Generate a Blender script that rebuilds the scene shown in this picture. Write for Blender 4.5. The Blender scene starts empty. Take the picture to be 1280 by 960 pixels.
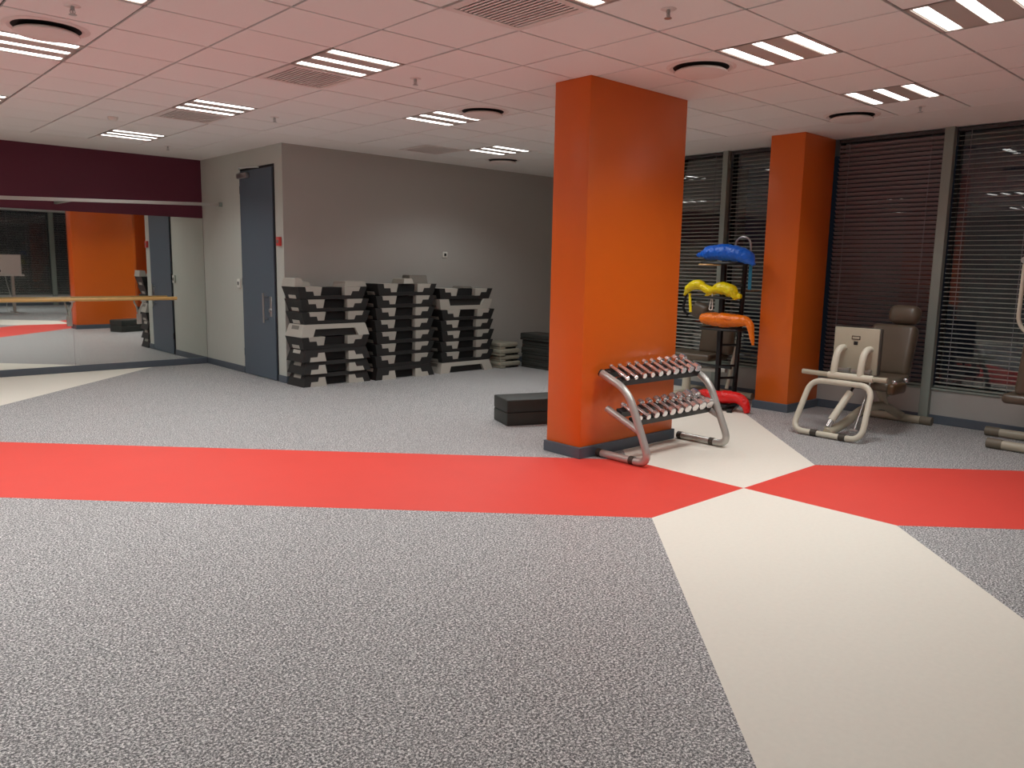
import bpy, bmesh, math, random
from mathutils import Vector, Matrix

random.seed(7)
R = math.radians
PI = math.pi
scene = bpy.context.scene
COL = scene.collection

# ------------------------------------------------------------------ camera
CAM_H = 1.518
YAW, PITCH, ROLL, FPX = R(47.326), R(8.498), R(1.069), 984.76


def camera_basis():
    f = Vector((math.cos(YAW) * math.cos(PITCH), math.sin(YAW) * math.cos(PITCH), -math.sin(PITCH)))
    r = Vector((math.sin(YAW), -math.cos(YAW), 0))
    u = r.cross(f)
    r2 = r * math.cos(ROLL) + u * math.sin(ROLL)
    u2 = -r * math.sin(ROLL) + u * math.cos(ROLL)
    return r2, u2, f


CR, CU, CF = camera_basis()
cam_data = bpy.data.cameras.new('camera')
cam_data.sensor_width = 36.0
cam_data.sensor_fit = 'HORIZONTAL'
cam_data.lens = FPX / 1280 * 36.0
cam_data.clip_start = 0.05
cam = bpy.data.objects.new('camera', cam_data)
COL.objects.link(cam)
cam.matrix_world = Matrix(((CR.x, CU.x, -CF.x, 0), (CR.y, CU.y, -CF.y, 0), (CR.z, CU.z, -CF.z, CAM_H), (0, 0, 0, 1)))
scene.camera = cam

# ------------------------------------------------------------------ world, exposure
world = bpy.data.worlds.new('night')
scene.world = world
world.use_nodes = True
world.node_tree.nodes['Background'].inputs[0].default_value = (0.010, 0.013, 0.02, 1)
world.node_tree.nodes['Background'].inputs[1].default_value = 0.3
scene.view_settings.view_transform = 'Standard'
scene.view_settings.look = 'None'
scene.view_settings.gamma = 1.0
scene.view_settings.use_curve_mapping = False
scene.view_settings.exposure = 0.0
scene.cycles.use_denoising = True
scene.cycles.max_bounces = 9
scene.cycles.adaptive_threshold = 0.02
scene.cycles.diffuse_bounces = 5
scene.cycles.sample_clamp_indirect = 6.0
LAMP_W = 13.0          # watts of each ceiling luminaire
TUBE_E = 5.0           # emission of its tubes

# ------------------------------------------------------------------ key measures
H = 2.947
XL, XW = -5.0, 8.60            # left wall, window wall
YB, YS, YM = -5.5, 9.18, 11.71  # back wall, wall behind the steps, mirror wall
XA, YA = 10.2, 6.45            # the room widens beyond the windows here
XD = 4.59                      # wall with the door
GX, GY, T = 4.057, 3.749, 0.6   # ceiling grid origin and tile

# ------------------------------------------------------------------ materials


def new_mat(name):
    m = bpy.data.materials.new(name)
    m.use_nodes = True
    nt = m.node_tree
    return m, nt, nt.nodes['Principled BSDF']


def srgb(r, g, b):
    def f(c):
        c /= 255.0
        return c / 12.92 if c <= 0.04045 else ((c + 0.055) / 1.055) ** 2.4
    return (f(r), f(g), f(b), 1)


def mat(name, col, rough=0.5, metal=0.0, var=0.06, scale=8.0, bump=0.0, bscale=120.0, spec=0.5, coat=0.0, bdist=0.004):
    m, nt, b = new_mat(name)
    b.inputs['Roughness'].default_value = rough
    b.inputs['Metallic'].default_value = metal
    b.inputs['Specular IOR Level'].default_value = spec
    b.inputs['Coat Weight'].default_value = coat
    tc = nt.nodes.new('ShaderNodeTexCoord')
    n = nt.nodes.new('ShaderNodeTexNoise')
    n.inputs['Scale'].default_value = scale
    n.inputs['Detail'].default_value = 4
    nt.links.new(tc.outputs['Object'], n.inputs['Vector'])
    mx = nt.nodes.new('ShaderNodeMix')
    mx.data_type = 'RGBA'
    mx.inputs[6].default_value = tuple(c * (1 - var) for c in col[:3]) + (1,)
    mx.inputs[7].default_value = tuple(min(1, c * (1 + var)) for c in col[:3]) + (1,)
    nt.links.new(n.outputs['Fac'], mx.inputs[0])
    nt.links.new(mx.outputs[2], b.inputs['Base Color'])
    if bump:
        n2 = nt.nodes.new('ShaderNodeTexNoise')
        n2.inputs['Scale'].default_value = bscale
        n2.inputs['Detail'].default_value = 3
        nt.links.new(tc.outputs['Object'], n2.inputs['Vector'])
        bp = nt.nodes.new('ShaderNodeBump')
        bp.inputs['Strength'].default_value = bump
        bp.inputs['Distance'].default_value = bdist
        nt.links.new(n2.outputs['Fac'], bp.inputs['Height'])
        nt.links.new(bp.outputs['Normal'], b.inputs['Normal'])
    return m


def speckle_mat(name, dark, mid, light, rough, s1=105.0, s2=260.0):
    m, nt, b = new_mat(name)
    b.inputs['Roughness'].default_value = rough
    b.inputs['Specular IOR Level'].default_value = 0.45
    tc = nt.nodes.new('ShaderNodeTexCoord')
    n1 = nt.nodes.new('ShaderNodeTexNoise')
    n1.inputs['Scale'].default_value = s1
    n1.inputs['Detail'].default_value = 3
    n1.inputs['Roughness'].default_value = 0.65
    n2 = nt.nodes.new('ShaderNodeTexVoronoi')
    n2.inputs['Scale'].default_value = s2
    n2.inputs['Randomness'].default_value = 1
    n3 = nt.nodes.new('ShaderNodeTexNoise')
    n3.inputs['Scale'].default_value = 0.7
    for n in (n1, n2, n3):
        nt.links.new(tc.outputs['Object'], n.inputs['Vector'])
    sep = nt.nodes.new('ShaderNodeSeparateColor')
    nt.links.new(n2.outputs['Color'], sep.inputs[0])
    add = nt.nodes.new('ShaderNodeMath')
    add.operation = 'MULTIPLY_ADD'
    nt.links.new(sep.outputs[0], add.inputs[0])
    add.inputs[1].default_value = 0.20
    nt.links.new(n1.outputs['Fac'], add.inputs[2])
    ramp = nt.nodes.new('ShaderNodeValToRGB')
    e = ramp.color_ramp.elements
    e[0].position, e[0].color = 0.47, dark
    e[1].position, e[1].color = 0.75, light
    k = e.new(0.60)
    k.color = mid
    nt.links.new(add.outputs[0], ramp.inputs[0])
    nt.links.new(ramp.outputs[0], b.inputs['Base Color'])
    rr = nt.nodes.new('ShaderNodeMapRange')
    rr.inputs['To Min'].default_value = rough - 0.06
    rr.inputs['To Max'].default_value = rough + 0.06
    nt.links.new(n3.outputs['Fac'], rr.inputs['Value'])
    nt.links.new(rr.outputs[0], b.inputs['Roughness'])
    bp = nt.nodes.new('ShaderNodeBump')
    bp.inputs['Strength'].default_value = 0.15
    bp.inputs['Distance'].default_value = 0.002
    nt.links.new(n1.outputs['Fac'], bp.inputs['Height'])
    nt.links.new(bp.outputs['Normal'], b.inputs['Normal'])
    return m


M = {}
M['floor_grey'] = speckle_mat('grey flecked vinyl', srgb(70, 69, 71), srgb(144, 142, 142), srgb(245, 243, 241), 0.5)
M['floor_red'] = mat('red vinyl', srgb(226, 72, 60), 0.5, var=0.04, scale=3, bump=0.1)
M['floor_white'] = mat('cream vinyl', srgb(236, 230, 217), 0.5, var=0.04, scale=40, bump=0.15, bscale=200)
M['wall'] = mat('grey green wall paint', srgb(192, 195, 187), 0.6, var=0.02, bump=0.08)
M['wall_steps'] = mat('warm grey wall paint', srgb(172, 170, 164), 0.6, var=0.02, bump=0.08)
M['maroon'] = mat('maroon wall paint', srgb(92, 28, 50), 0.6, var=0.03)
M['sill'] = mat('pale grey sill panel', srgb(170, 168, 163), 0.5, var=0.03)
M['orange'] = mat('orange wall paint', srgb(222, 104, 26), 0.36, var=0.02, bump=0.06, bscale=60)
M['skirting'] = mat('slate skirting', srgb(84, 92, 102), 0.45, var=0.05)
M['ceiling'] = mat('white plasterboard', srgb(234, 232, 227), 0.8, var=0.01)
M['tile'] = mat('white mineral ceiling tile', srgb(236, 235, 231), 0.8, var=0.02, scale=60, bump=0.1, bscale=300)
M['grid'] = mat('ceiling grid bar', srgb(112, 104, 100), 0.6, var=0.03)
M['alu'] = mat('anodised aluminium', srgb(140, 148, 140), 0.45, 0.1, var=0.03)
M['alu_dark'] = mat('dark aluminium', srgb(70, 68, 68), 0.5, 0.1, var=0.03)
M['door'] = mat('slate blue door laminate', srgb(84, 96, 108), 0.5, var=0.03)
M['black'] = mat('black gasket', srgb(22, 22, 24), 0.5, var=0.1)
M['black_metal'] = mat('black powder coat', srgb(24, 24, 26), 0.35, 0.2, var=0.1)
M['steel'] = mat('brushed steel', srgb(190, 190, 188), 0.28, 0.9, var=0.04)
M['silver'] = mat('silver powder coat', srgb(190, 188, 182), 0.32, 0.45, var=0.03)
M['chrome'] = mat('chrome', srgb(232, 230, 230), 0.22, 0.9, var=0.02)
M['cream_metal'] = mat('cream powder coat', srgb(206, 200, 182), 0.35, 0.0, var=0.03)
M['greige'] = mat('grey beige powder coat', srgb(176, 168, 148), 0.4, 0.0, var=0.03)
M['brown_pad'] = mat('brown vinyl upholstery', srgb(92, 80, 66), 0.35, var=0.08, bump=0.1, bscale=300)
M['seat_brown'] = mat('dark brown vinyl upholstery', srgb(84, 62, 40), 0.38, var=0.08, bump=0.1, bscale=300)
M['rubber'] = mat('dark rubber', srgb(62, 56, 48), 0.6, var=0.1)
M['foot_cap'] = mat('taupe foot cap', srgb(116, 106, 90), 0.5, var=0.05)
M['step_black'] = mat('black step plastic', srgb(34, 33, 32), 0.6, var=0.1, bump=0.15, bscale=250)
M['step_recess_dark'] = mat('near-black for shaded step recess', srgb(13, 13, 14), 0.7, var=0.1)  # darker than the body plastic: recess shade put into the colour
M['step_grey'] = mat('grey step plastic', srgb(178, 174, 164), 0.55, var=0.04, bump=0.1, bscale=250)
M['block_grey'] = mat('mid grey block plastic', srgb(120, 116, 108), 0.55, var=0.05)
M['beige_board'] = mat('grey beige board plastic', srgb(150, 146, 130), 0.5, var=0.05)
M['foam'] = mat('charcoal foam vinyl', srgb(50, 51, 47), 0.55, var=0.08, bump=0.15, bscale=150)
M['wood'] = mat('varnished ash wood', srgb(226, 180, 112), 0.35, var=0.12, scale=14)
M['blue_bag'] = mat('blue vinyl bag', srgb(14, 104, 222), 0.3, var=0.15, scale=20, bump=0.9, bscale=22, bdist=0.02)
M['cyan_strap'] = mat('teal strap webbing', srgb(20, 110, 140), 0.6, var=0.1)
M['yellow_bag'] = mat('yellow vinyl bag', srgb(252, 224, 10), 0.32, var=0.12, scale=20, bump=0.9, bscale=22, bdist=0.02)
M['orange_bag'] = mat('orange vinyl bag', srgb(255, 126, 22), 0.32, var=0.12, scale=20, bump=0.9, bscale=22, bdist=0.02)
M['red_bag'] = mat('red vinyl bag', srgb(226, 26, 26), 0.32, var=0.12, scale=20, bump=0.9, bscale=22, bdist=0.02)
M['white_plastic'] = mat('white plastic', srgb(225, 224, 216), 0.4, var=0.02)
M['red_plastic'] = mat('red call point plastic', srgb(205, 70, 66), 0.4, var=0.03)
M['white_paint'] = mat('white painted board', srgb(226, 226, 222), 0.5, var=0.02)
M['slat'] = mat('grey aluminium blind slat', srgb(146, 132, 133), 0.45, 0.1, var=0.03)
M['slat_open'] = mat('dark aluminium blind slat', srgb(196, 196, 186), 0.4, 0.2, var=0.03)
M['cord'] = mat('blind ladder cord', srgb(150, 145, 150), 0.7, var=0.03)
M['vent_dark'] = mat('dark duct inside', srgb(28, 24, 23), 0.8, var=0.1)
M['vent'] = mat('white vent metal', srgb(228, 220, 214), 0.5, var=0.02)
M['luminaire'] = mat('satin luminaire tray', srgb(190, 182, 174), 0.4, 0.0, var=0.02)


def mirror_mat():
    m, nt, b = new_mat('silvered mirror glass')
    b.inputs['Base Color'].default_value = (0.80, 0.83, 0.80, 1)
    b.inputs['Metallic'].default_value = 1
    b.inputs['Roughness'].default_value = 0.015
    return m


def glass_mat():
    m, nt, b = new_mat('window glass')
    out = nt.nodes['Material Output']
    tr = nt.nodes.new('ShaderNodeBsdfTransparent')
    tr.inputs[0].default_value = (0.86, 0.88, 0.87, 1)
    gl = nt.nodes.new('ShaderNodeBsdfGlossy')
    gl.inputs['Roughness'].default_value = 0.01
    fr = nt.nodes.new('ShaderNodeFresnel')
    fr.inputs['IOR'].default_value = 1.7
    mx = nt.nodes.new('ShaderNodeMixShader')
    nt.links.new(fr.outputs[0], mx.inputs[0])
    nt.links.new(tr.outputs[0], mx.inputs[1])
    nt.links.new(gl.outputs[0], mx.inputs[2])
    nt.links.new(mx.outputs[0], out.inputs[0])
    nt.nodes.remove(b)
    return m


def emit_mat(name, col, s):
    m, nt, b = new_mat(name)
    b.inputs['Base Color'].default_value = col
    b.inputs['Emission Color'].default_value = col
    b.inputs['Emission Strength'].default_value = s
    return m


M['mirror'] = mirror_mat()
M['glass'] = glass_mat()
M['tube'] = emit_mat('fluorescent tube', (1.0, 0.98, 0.95, 1), TUBE_E)

# ------------------------------------------------------------------ mesh builder


class MB:
    def __init__(self):
        self.bm = bmesh.new()

    def _add(self, verts, faces):
        vs = [self.bm.verts.new(v) for v in verts]
        for f in faces:
            try:
                self.bm.faces.new([vs[i] for i in f])
            except ValueError:
                pass
        return vs

    def box(self, a, b, bev=0.0, seg=2, mtx=None):
        """axis aligned box from corner a to corner b"""
        t = bmesh.new()
        c = [(a[i] + b[i]) / 2 for i in range(3)]
        d = [max(1e-5, abs(b[i] - a[i])) for i in range(3)]
        bmesh.ops.create_cube(t, size=1, matrix=Matrix.Translation(c) @ Matrix.Diagonal((*d, 1)))
        if bev > 0:
            bmesh.ops.bevel(t, geom=t.edges[:], offset=min(bev, min(d) * 0.49), segments=seg, profile=0.5, affect='EDGES')
        self.merge(t, mtx)
        return self

    def merge(self, t, mtx=None):
        if mtx is not None:
            bmesh.ops.transform(t, matrix=mtx, verts=t.verts[:])
        t.verts.index_update()
        vs = [self.bm.verts.new(v.co) for v in t.verts]
        for f in t.faces:
            try:
                self.bm.faces.new([vs[v.index] for v in f.verts])
            except ValueError:
                pass
        t.free()

    def tube(self, pts, r, seg=12, closed=False, caps=True, squash=None):
        pts = [Vector(p) for p in pts]
        n = len(pts)
        rad = r if isinstance(r, (list, tuple)) else [r] * n
        tang = []
        for i in range(n):
            if closed:
                d = pts[(i + 1) % n] - pts[i - 1]
            else:
                d = pts[min(i + 1, n - 1)] - pts[max(i - 1, 0)]
            tang.append(d.normalized())
        t0 = tang[0]
        ref = Vector((0, 0, 1)) if abs(t0.z) < 0.9 else Vector((1, 0, 0))
        nrm = (ref - t0 * ref.dot(t0)).normalized()
        rings = []
        for i in range(n):
            if i:
                q = tang[i - 1].rotation_difference(tang[i])
                nrm = q @ nrm
                nrm = (nrm - tang[i] * nrm.dot(tang[i])).normalized()
            bi = tang[i].cross(nrm)
            sq = squash if squash else (1, 1)
            rings.append([self.bm.verts.new(pts[i] + (nrm * math.cos(2 * PI * k / seg) * sq[0] + bi * math.sin(2 * PI * k / seg) * sq[1]) * rad[i]) for k in range(seg)])
        m = n if closed else n - 1
        for i in range(m):
            a, b = rings[i], rings[(i + 1) % n]
            for k in range(seg):
                self.bm.faces.new((a[k], a[(k + 1) % seg], b[(k + 1) % seg], b[k]))
        if caps and not closed:
            self.bm.faces.new(list(reversed(rings[0])))
            self.bm.faces.new(rings[-1])
        return self

    def cyl(self, a, b, r, seg=16):
        return self.tube([a, b], r, seg)

    def lathe(self, prof, seg=24, mtx=None):
        """profile [(r,z)] revolved about z"""
        t = bmesh.new()
        rings = []
        for r, z in prof:
            rings.append([t.verts.new((r * math.cos(2 * PI * k / seg), r * math.sin(2 * PI * k / seg), z)) for k in range(seg)] if r > 1e-5 else [t.verts.new((0, 0, z))])
        for i in range(len(rings) - 1):
            a, b = rings[i], rings[i + 1]
            for k in range(seg):
                k2 = (k + 1) % seg
                if len(a) == 1 and len(b) == 1:
                    continue
                if len(a) == 1:
                    t.faces.new((a[0], b[k2], b[k]))
                elif len(b) == 1:
                    t.faces.new((a[k], a[k2], b[0]))
                else:
                    t.faces.new((a[k], a[k2], b[k2], b[k]))
        self.merge(t, mtx)
        return self

    def prism(self, poly, fn):
        """poly [(x,z)] -> closed prism; fn(x,z,side) gives the 3D point on side -1 / +1"""
        n = len(poly)
        va = [fn(x, z, -1) for x, z in poly]
        vb = [fn(x, z, 1) for x, z in poly]
        faces = [tuple(range(n)), tuple(reversed(range(n, 2 * n)))]
        for i in range(n):
            j = (i + 1) % n
            faces.append((i, n + i, n + j, j))
        self._add(va + vb, faces)
        return self

    def mesh(self, name, material, smooth=40):
        bm = self.bm
        bmesh.ops.recalc_face_normals(bm, faces=bm.faces[:])
        me = bpy.data.meshes.new(name)
        bm.to_mesh(me)
        bm.free()
        me.materials.append(material)
        if smooth:
            me.polygons.foreach_set('use_smooth', [True] * len(me.polygons))
            me.set_sharp_from_angle(angle=R(smooth))
        return me

    def build(self, name, material, parent=None, smooth=40, loc=None, rot=None):
        return link(name, self.mesh(name, M[material] if isinstance(material, str) else material, smooth), parent, loc, rot)


def link(name, me, parent=None, loc=None, rot=None):
    o = bpy.data.objects.new(name, me)
    COL.objects.link(o)
    if parent is not None:
        o.parent = parent
    if loc is not None:
        o.location = loc
    if rot is not None:
        o.rotation_euler = rot
    return o


def thing(name, label, cat, loc=(0, 0, 0), rot=(0, 0, 0), group=None):
    o = link(name, None, None, loc, rot)
    o.empty_display_size = 0.1
    return tag(o, label, cat, group)


def tag(o, label=None, cat=None, group=None, kind=None):
    if label:
        o['label'] = label
    if cat:
        o['category'] = cat
    if group:
        o['group'] = group
    if kind:
        o['kind'] = kind
    return o


def struct(o, label=None):
    o['kind'] = 'structure'
    if label:
        o['label'] = label
    return o


def kids(o):
    return [c for c in bpy.data.objects if c.parent == o]


def copy_tree(o, loc=None, rot=None, label=None):
    c = o.copy()
    COL.objects.link(c)
    if loc is not None:
        c.location = loc
    if rot is not None:
        c.rotation_euler = rot
    if label:
        c['label'] = label
    for ch in kids(o):
        d = ch.copy()
        COL.objects.link(d)
        d.parent = c
        for g in kids(ch):
            e = g.copy()
            COL.objects.link(e)
            e.parent = d
    return c


def fillet(pts, r, n=6, closed=False):
    """rounds the corners of a polyline with radius about r"""
    pts = [Vector(p) for p in pts]
    out = []
    m = len(pts)
    for i, p in enumerate(pts):
        if not closed and i in (0, m - 1):
            out.append(p)
            continue
        a, b = pts[i - 1], pts[(i + 1) % m]
        d1, d2 = (a - p), (b - p)
        k = min(r, d1.length * 0.48, d2.length * 0.48)
        s, e = p + d1.normalized() * k, p + d2.normalized() * k
        for j in range(n + 1):
            t = j / n
            out.append(s * (1 - t) ** 2 + p * 2 * t * (1 - t) + e * t * t)
    return out


def spline(pts, n=6):
    """Catmull-Rom through the points"""
    P = [Vector(p) for p in pts]
    P = [P[0] * 2 - P[1]] + P + [P[-1] * 2 - P[-2]]
    out = []
    for i in range(1, len(P) - 2):
        for j in range(n):
            t = j / n
            a, b, c, d = P[i - 1], P[i], P[i + 1], P[i + 2]
            out.append(0.5 * ((2 * b) + (c - a) * t + (2 * a - 5 * b + 4 * c - d) * t * t + (3 * b - a - 3 * c + d) * t ** 3))
    out.append(P[-2])
    return out


def project(p):
    d = Vector(p) - Vector((0, 0, CAM_H))
    z = d.dot(CF)
    if z < 0.2:
        return None
    return 640 + FPX * d.dot(CR) / z, 480 - FPX * d.dot(CU) / z


# ================================================================== SETTING
# ---- floor: grey vinyl sheets with inlaid red and cream bands
FCX, FCY, FA = 4.87, 2.85, 1.05


def floor_class(x, y):
    u, v = x + y - FCX - FCY, x - y - FCX + FCY
    v2 = x - y + 8.95
    cx2 = (FCX + FCY - 8.95) / 2
    cy2 = (FCX + FCY + 8.95) / 2
    if abs(u) < FA:
        if abs(v) < FA:
            return 'white' if (x - FCX) * (y - FCY) > 0 else 'red'
        if abs(v2) < FA:
            return 'white' if (x - cx2) * (y - cy2) > 0 else 'red'
        return 'red'
    if abs(v) < FA or abs(v2) < FA:
        return 'white'
    return 'grey'


def build_floor():
    bm = bmesh.new()
    poly = [(XL, YB), (XW, YB), (XW, YA), (XA, YA), (XA, YS), (XD, YS), (XD, YM), (XL, YM)]
    bm.faces.new([bm.verts.new((x, y, 0)) for x, y in poly])
    s = math.sqrt(0.5)
    cuts = []
    for c in (FCX + FCY - FA, FCX + FCY + FA):
        cuts.append(((c / 2, c / 2, 0), (s, s, 0)))
    for c in (FCX - FCY - FA, FCX - FCY + FA, -8.95 - FA, -8.95 + FA):
        cuts.append(((c, 0, 0), (s, -s, 0)))
    cx2 = (FCX + FCY - 8.95) / 2
    cy2 = (FCX + FCY + 8.95) / 2
    cuts += [((FCX, 0, 0), (1, 0, 0)), ((0, FCY, 0), (0, 1, 0)), ((cx2, 0, 0), (1, 0, 0)), ((0, cy2, 0), (0, 1, 0))]
    for co, no in cuts:
        bmesh.ops.bisect_plane(bm, geom=bm.verts[:] + bm.edges[:] + bm.faces[:], plane_co=co, plane_no=no)
    groups = {}
    bm.faces.index_update()
    cls = {}
    for f in bm.faces:
        c = f.calc_center_median()
        cls[f.index] = floor_class(c.x, c.y)
    seen = set()
    comps = []
    bm.faces.ensure_lookup_table()
    for f in bm.faces:
        if f.index in seen:
            continue
        k = cls[f.index]
        stack, comp = [f], []
        seen.add(f.index)
        while stack:
            g = stack.pop()
            comp.append(g)
            for e in g.edges:
                for h in e.link_faces:
                    if h.index not in seen and cls[h.index] == k:
                        seen.add(h.index)
                        stack.append(h)
        comps.append((k, comp))
    base = MB()
    base.box((XL - 0.3, YB - 0.3, -0.12), (XA + 0.3, YM + 0.3, -0.02))
    fl = struct(base.build('floor', 'floor_grey', smooth=0), 'grey flecked vinyl floor with inlaid red and cream bands')
    nm = {'grey': 'grey_vinyl_sheet', 'red': 'red_vinyl_band', 'white': 'cream_vinyl_band'}
    for k, comp in comps:
        t = bmesh.new()
        mp = {}
        for f in comp:
            vs = []
            for v in f.verts:
                key = (round(v.co.x, 3), round(v.co.y, 3))
                if key not in mp:
                    mp[key] = t.verts.new(v.co)
                if mp[key] not in vs:
                    vs.append(mp[key])
            if len(vs) > 2:
                t.faces.new(vs)
        bmesh.ops.dissolve_limit(t, angle_limit=0.01, verts=t.verts[:], edges=t.edges[:])
        r = bmesh.ops.extrude_face_region(t, geom=t.faces[:])
        bmesh.ops.translate(t, vec=(0, 0, -0.019), verts=[v for v in r['geom'] if isinstance(v, bmesh.types.BMVert)])
        m = MB()
        m.merge(t)
        m.build(nm[k], 'floor_' + k, fl, smooth=0)
    bm.free()


build_floor()

# ---- ceiling
NJ_END = 11.67


def in_grid(i, j):
    x0, y0 = GX + i * T, GY + j * T
    if x0 < XL + 0.3 or y0 < YB + 0.5 or i > 5:
        return False
    if i >= 0:
        return j <= 7
    return j <= 11


VENTS = [(-2, -1), (-2, 3), (-2, 7), (3, 7)]
DIFFS = [(-5, 3), (1, -1), (1, 3), (5, -1), (5, 7)]
LIGHTS_SEEN = {
    (1, -2): 'three-tube ceiling light right of the big pillar, next to a round diffuser',
    (4, -2): 'three-tube ceiling light nearest the windows, above the leg press',
    (1, -4): 'large three-tube ceiling light cut by the top right edge of the picture',
    (-2, 2): 'three-tube ceiling light above the door corner, beside a square slatted vent',
    (-2, 6): 'three-tube ceiling light in front of the maroon wall, beside a small slatted vent',
    (-2, 10): 'small three-tube ceiling light closest to the maroon wall corner',
    (-5, 4): 'large three-tube ceiling light at the left edge below the round diffuser',
    (-5, 1): 'ceiling light at the top left edge showing only its tube ends',
    (-5, 8): 'ceiling light at the left edge with only its corner in view',
    (1, 4): 'three-tube ceiling light over the step stacks beside a round diffuser',
    (4, 6): 'smallest three-tube ceiling light beside the top of the big orange pillar',
    (-2, -2): 'ceiling light at the top edge beside the largest slatted vent',
}
LIGHTS_OUT = [(4, 3), (-8, 4), (-8, 8), (-11, 2), (-11, 6), (-11, 10), (-8, 0), (1, -12), (-2, -12), (-5, -12), (-8, -10), (-11, -2), (-11, -6), (4, -11)]  # unseen lights, some added to brighten the ceiling and the bags


def build_ceiling():
    special = set(VENTS) | set(LIGHTS_SEEN) | set(LIGHTS_OUT)
    plate = MB()
    plate.box((XL - 0.3, YB - 0.3, H + 0.10), (XA + 0.3, YM + 0.3, H + 0.22))
    ce = struct(plate.build('ceiling', 'ceiling', smooth=0), 'suspended tile ceiling with plain plasterboard border')
    # plasterboard border round the tile field
    gx0 = GX + math.ceil((XL + 0.3 - GX) / T) * T
    gy0 = GY + math.ceil((YB + 0.5 - GY) / T) * T
    gx1 = GX + 6 * T
    gya, gyb = GY + NJ_END * T, GY + 8 * T
    border = MB()
    for (a, b) in [((XL, YB), (gx0, YM)), ((gx0, YB), (XW, gy0)), ((gx1, gy0), (XW, YS)), ((XW, YA), (XA, YS)), ((GX, gyb), (gx1, YS)), ((GX, YS), (XD, YM)), ((gx0, gya), (GX, YM))]:
        border.box((a[0], a[1], H), (b[0], b[1], H + 0.02))
    border.build('border_panel', 'ceiling', ce, smooth=0)
    g = 0.008
    full = MB()
    full.box((g, g, 0), (T - g, T - g, 0.014), 0.002, 1)
    tile_me = full.mesh('ceiling_tile', M['tile'], 0)
    cut = MB()
    cut.box((g, g, 0), (T - g, T * (NJ_END - 11) - g, 0.014), 0.002, 1)
    cut_me = cut.mesh('ceiling_tile', M['tile'], 0)
    far = MB()
    for i in range(-15, 6):
        for j in range(-15, 12):
            if not in_grid(i, j) or (i, j) in special:
                continue
            x0, y0 = GX + i * T, GY + j * T
            dz = random.uniform(-0.0012, 0.0012)
            pr = project((x0 + 0.3, y0 + 0.3, H))
            if pr and -70 < pr[0] < 1350 and -60 < pr[1] < 400:
                link('ceiling_tile', cut_me if j == 11 else tile_me, ce, (x0, y0, H + dz))
            else:
                far.box((x0 + g, y0 + g, H), (x0 + T - g, y0 + (T * (NJ_END - 11) if j == 11 else T) - g, H + 0.014))
    tag(far.build('ceiling_tiles_beyond_view', 'tile', ce, smooth=0), kind='stuff')
    # T bars
    i0 = round((gx0 - GX) / T)
    j0 = round((gy0 - GY) / T)
    for i in range(i0, 7):
        b = MB()
        x = GX + i * T
        b.box((x - 0.012, gy0, H + 0.0145), (x + 0.012, gya if i <= 0 else gyb, H + 0.03))
        b.build('grid_bar', 'grid', ce, smooth=0)
    for j in list(range(j0, 12)) + [NJ_END]:
        b = MB()
        y = GY + j * T
        b.box((gx0, y - 0.012, H + 0.0147), (gx1 if j <= 8 else GX, y + 0.012, H + 0.0302))
        b.build('grid_bar', 'grid', ce, smooth=0)
    return ce


build_ceiling()

# ---- ceiling luminaires


def luminaire_protos():
    tray = MB()
    # tray: top plate, rim and ridges between the three troughs
    tray.box((0.006, 0.006, 0.012), (T - 0.006, T - 0.006, 0.05))
    for y0, y1 in ((0.006, 0.03), (0.125, 0.2625), (0.3375, 0.475), (0.57, 0.594)):
        tray.prism([(y0, 0.0), (y1, 0.0), (y1 - 0.008 if y1 < 0.59 else y1, 0.014), (y0 + 0.008 if y0 > 0.01 else y0, 0.014)],
                   lambda y, z, s: (0.006 if s < 0 else T - 0.006, y, z))
    for x0 in (0.006, T - 0.026):
        tray.box((x0, 0.006, 0), (x0 + 0.02, T - 0.006, 0.014))
    tm = tray.mesh('tray', M['luminaire'], 0)
    tubes = []
    for yc in (0.078, 0.30, 0.522):
        t = MB()
        t.box((0.03, yc - 0.036, 0.0015), (T - 0.03, yc + 0.036, 0.011), 0.004, 2)
        tubes.append(t.mesh('tube', M['tube'], 0))
    return tm, tubes


TRAY_ME, TUBE_ME = luminaire_protos()
lamp_data = bpy.data.lights.new('luminaire_light', 'AREA')
lamp_data.shape = 'RECTANGLE'
lamp_data.size, lamp_data.size_y = 0.54, 0.54
lamp_data.energy = LAMP_W
lamp_data.color = (0.96, 1.0, 1.0)
lamp_data.spread = R(130)


def build_light(i, j, label):
    t = thing('ceiling_light', label, 'ceiling light', (GX + i * T, GY + j * T, H), group='recessed three-tube ceiling lights')
    link('tray', TRAY_ME, t)
    for m in TUBE_ME:
        link('tube', m, t)
    lo = bpy.data.objects.new('luminaire_light', lamp_data)
    COL.objects.link(lo)
    lo.parent = t
    lo.location = (T / 2, T / 2, -0.004)
    return t


for (i, j), lab in LIGHTS_SEEN.items():
    build_light(i, j, lab)
for (i, j) in LIGHTS_OUT:
    build_light(i, j, 'unseen three-tube ceiling light, added to light the room')

# ---- vents, diffusers, sprinklers


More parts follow.
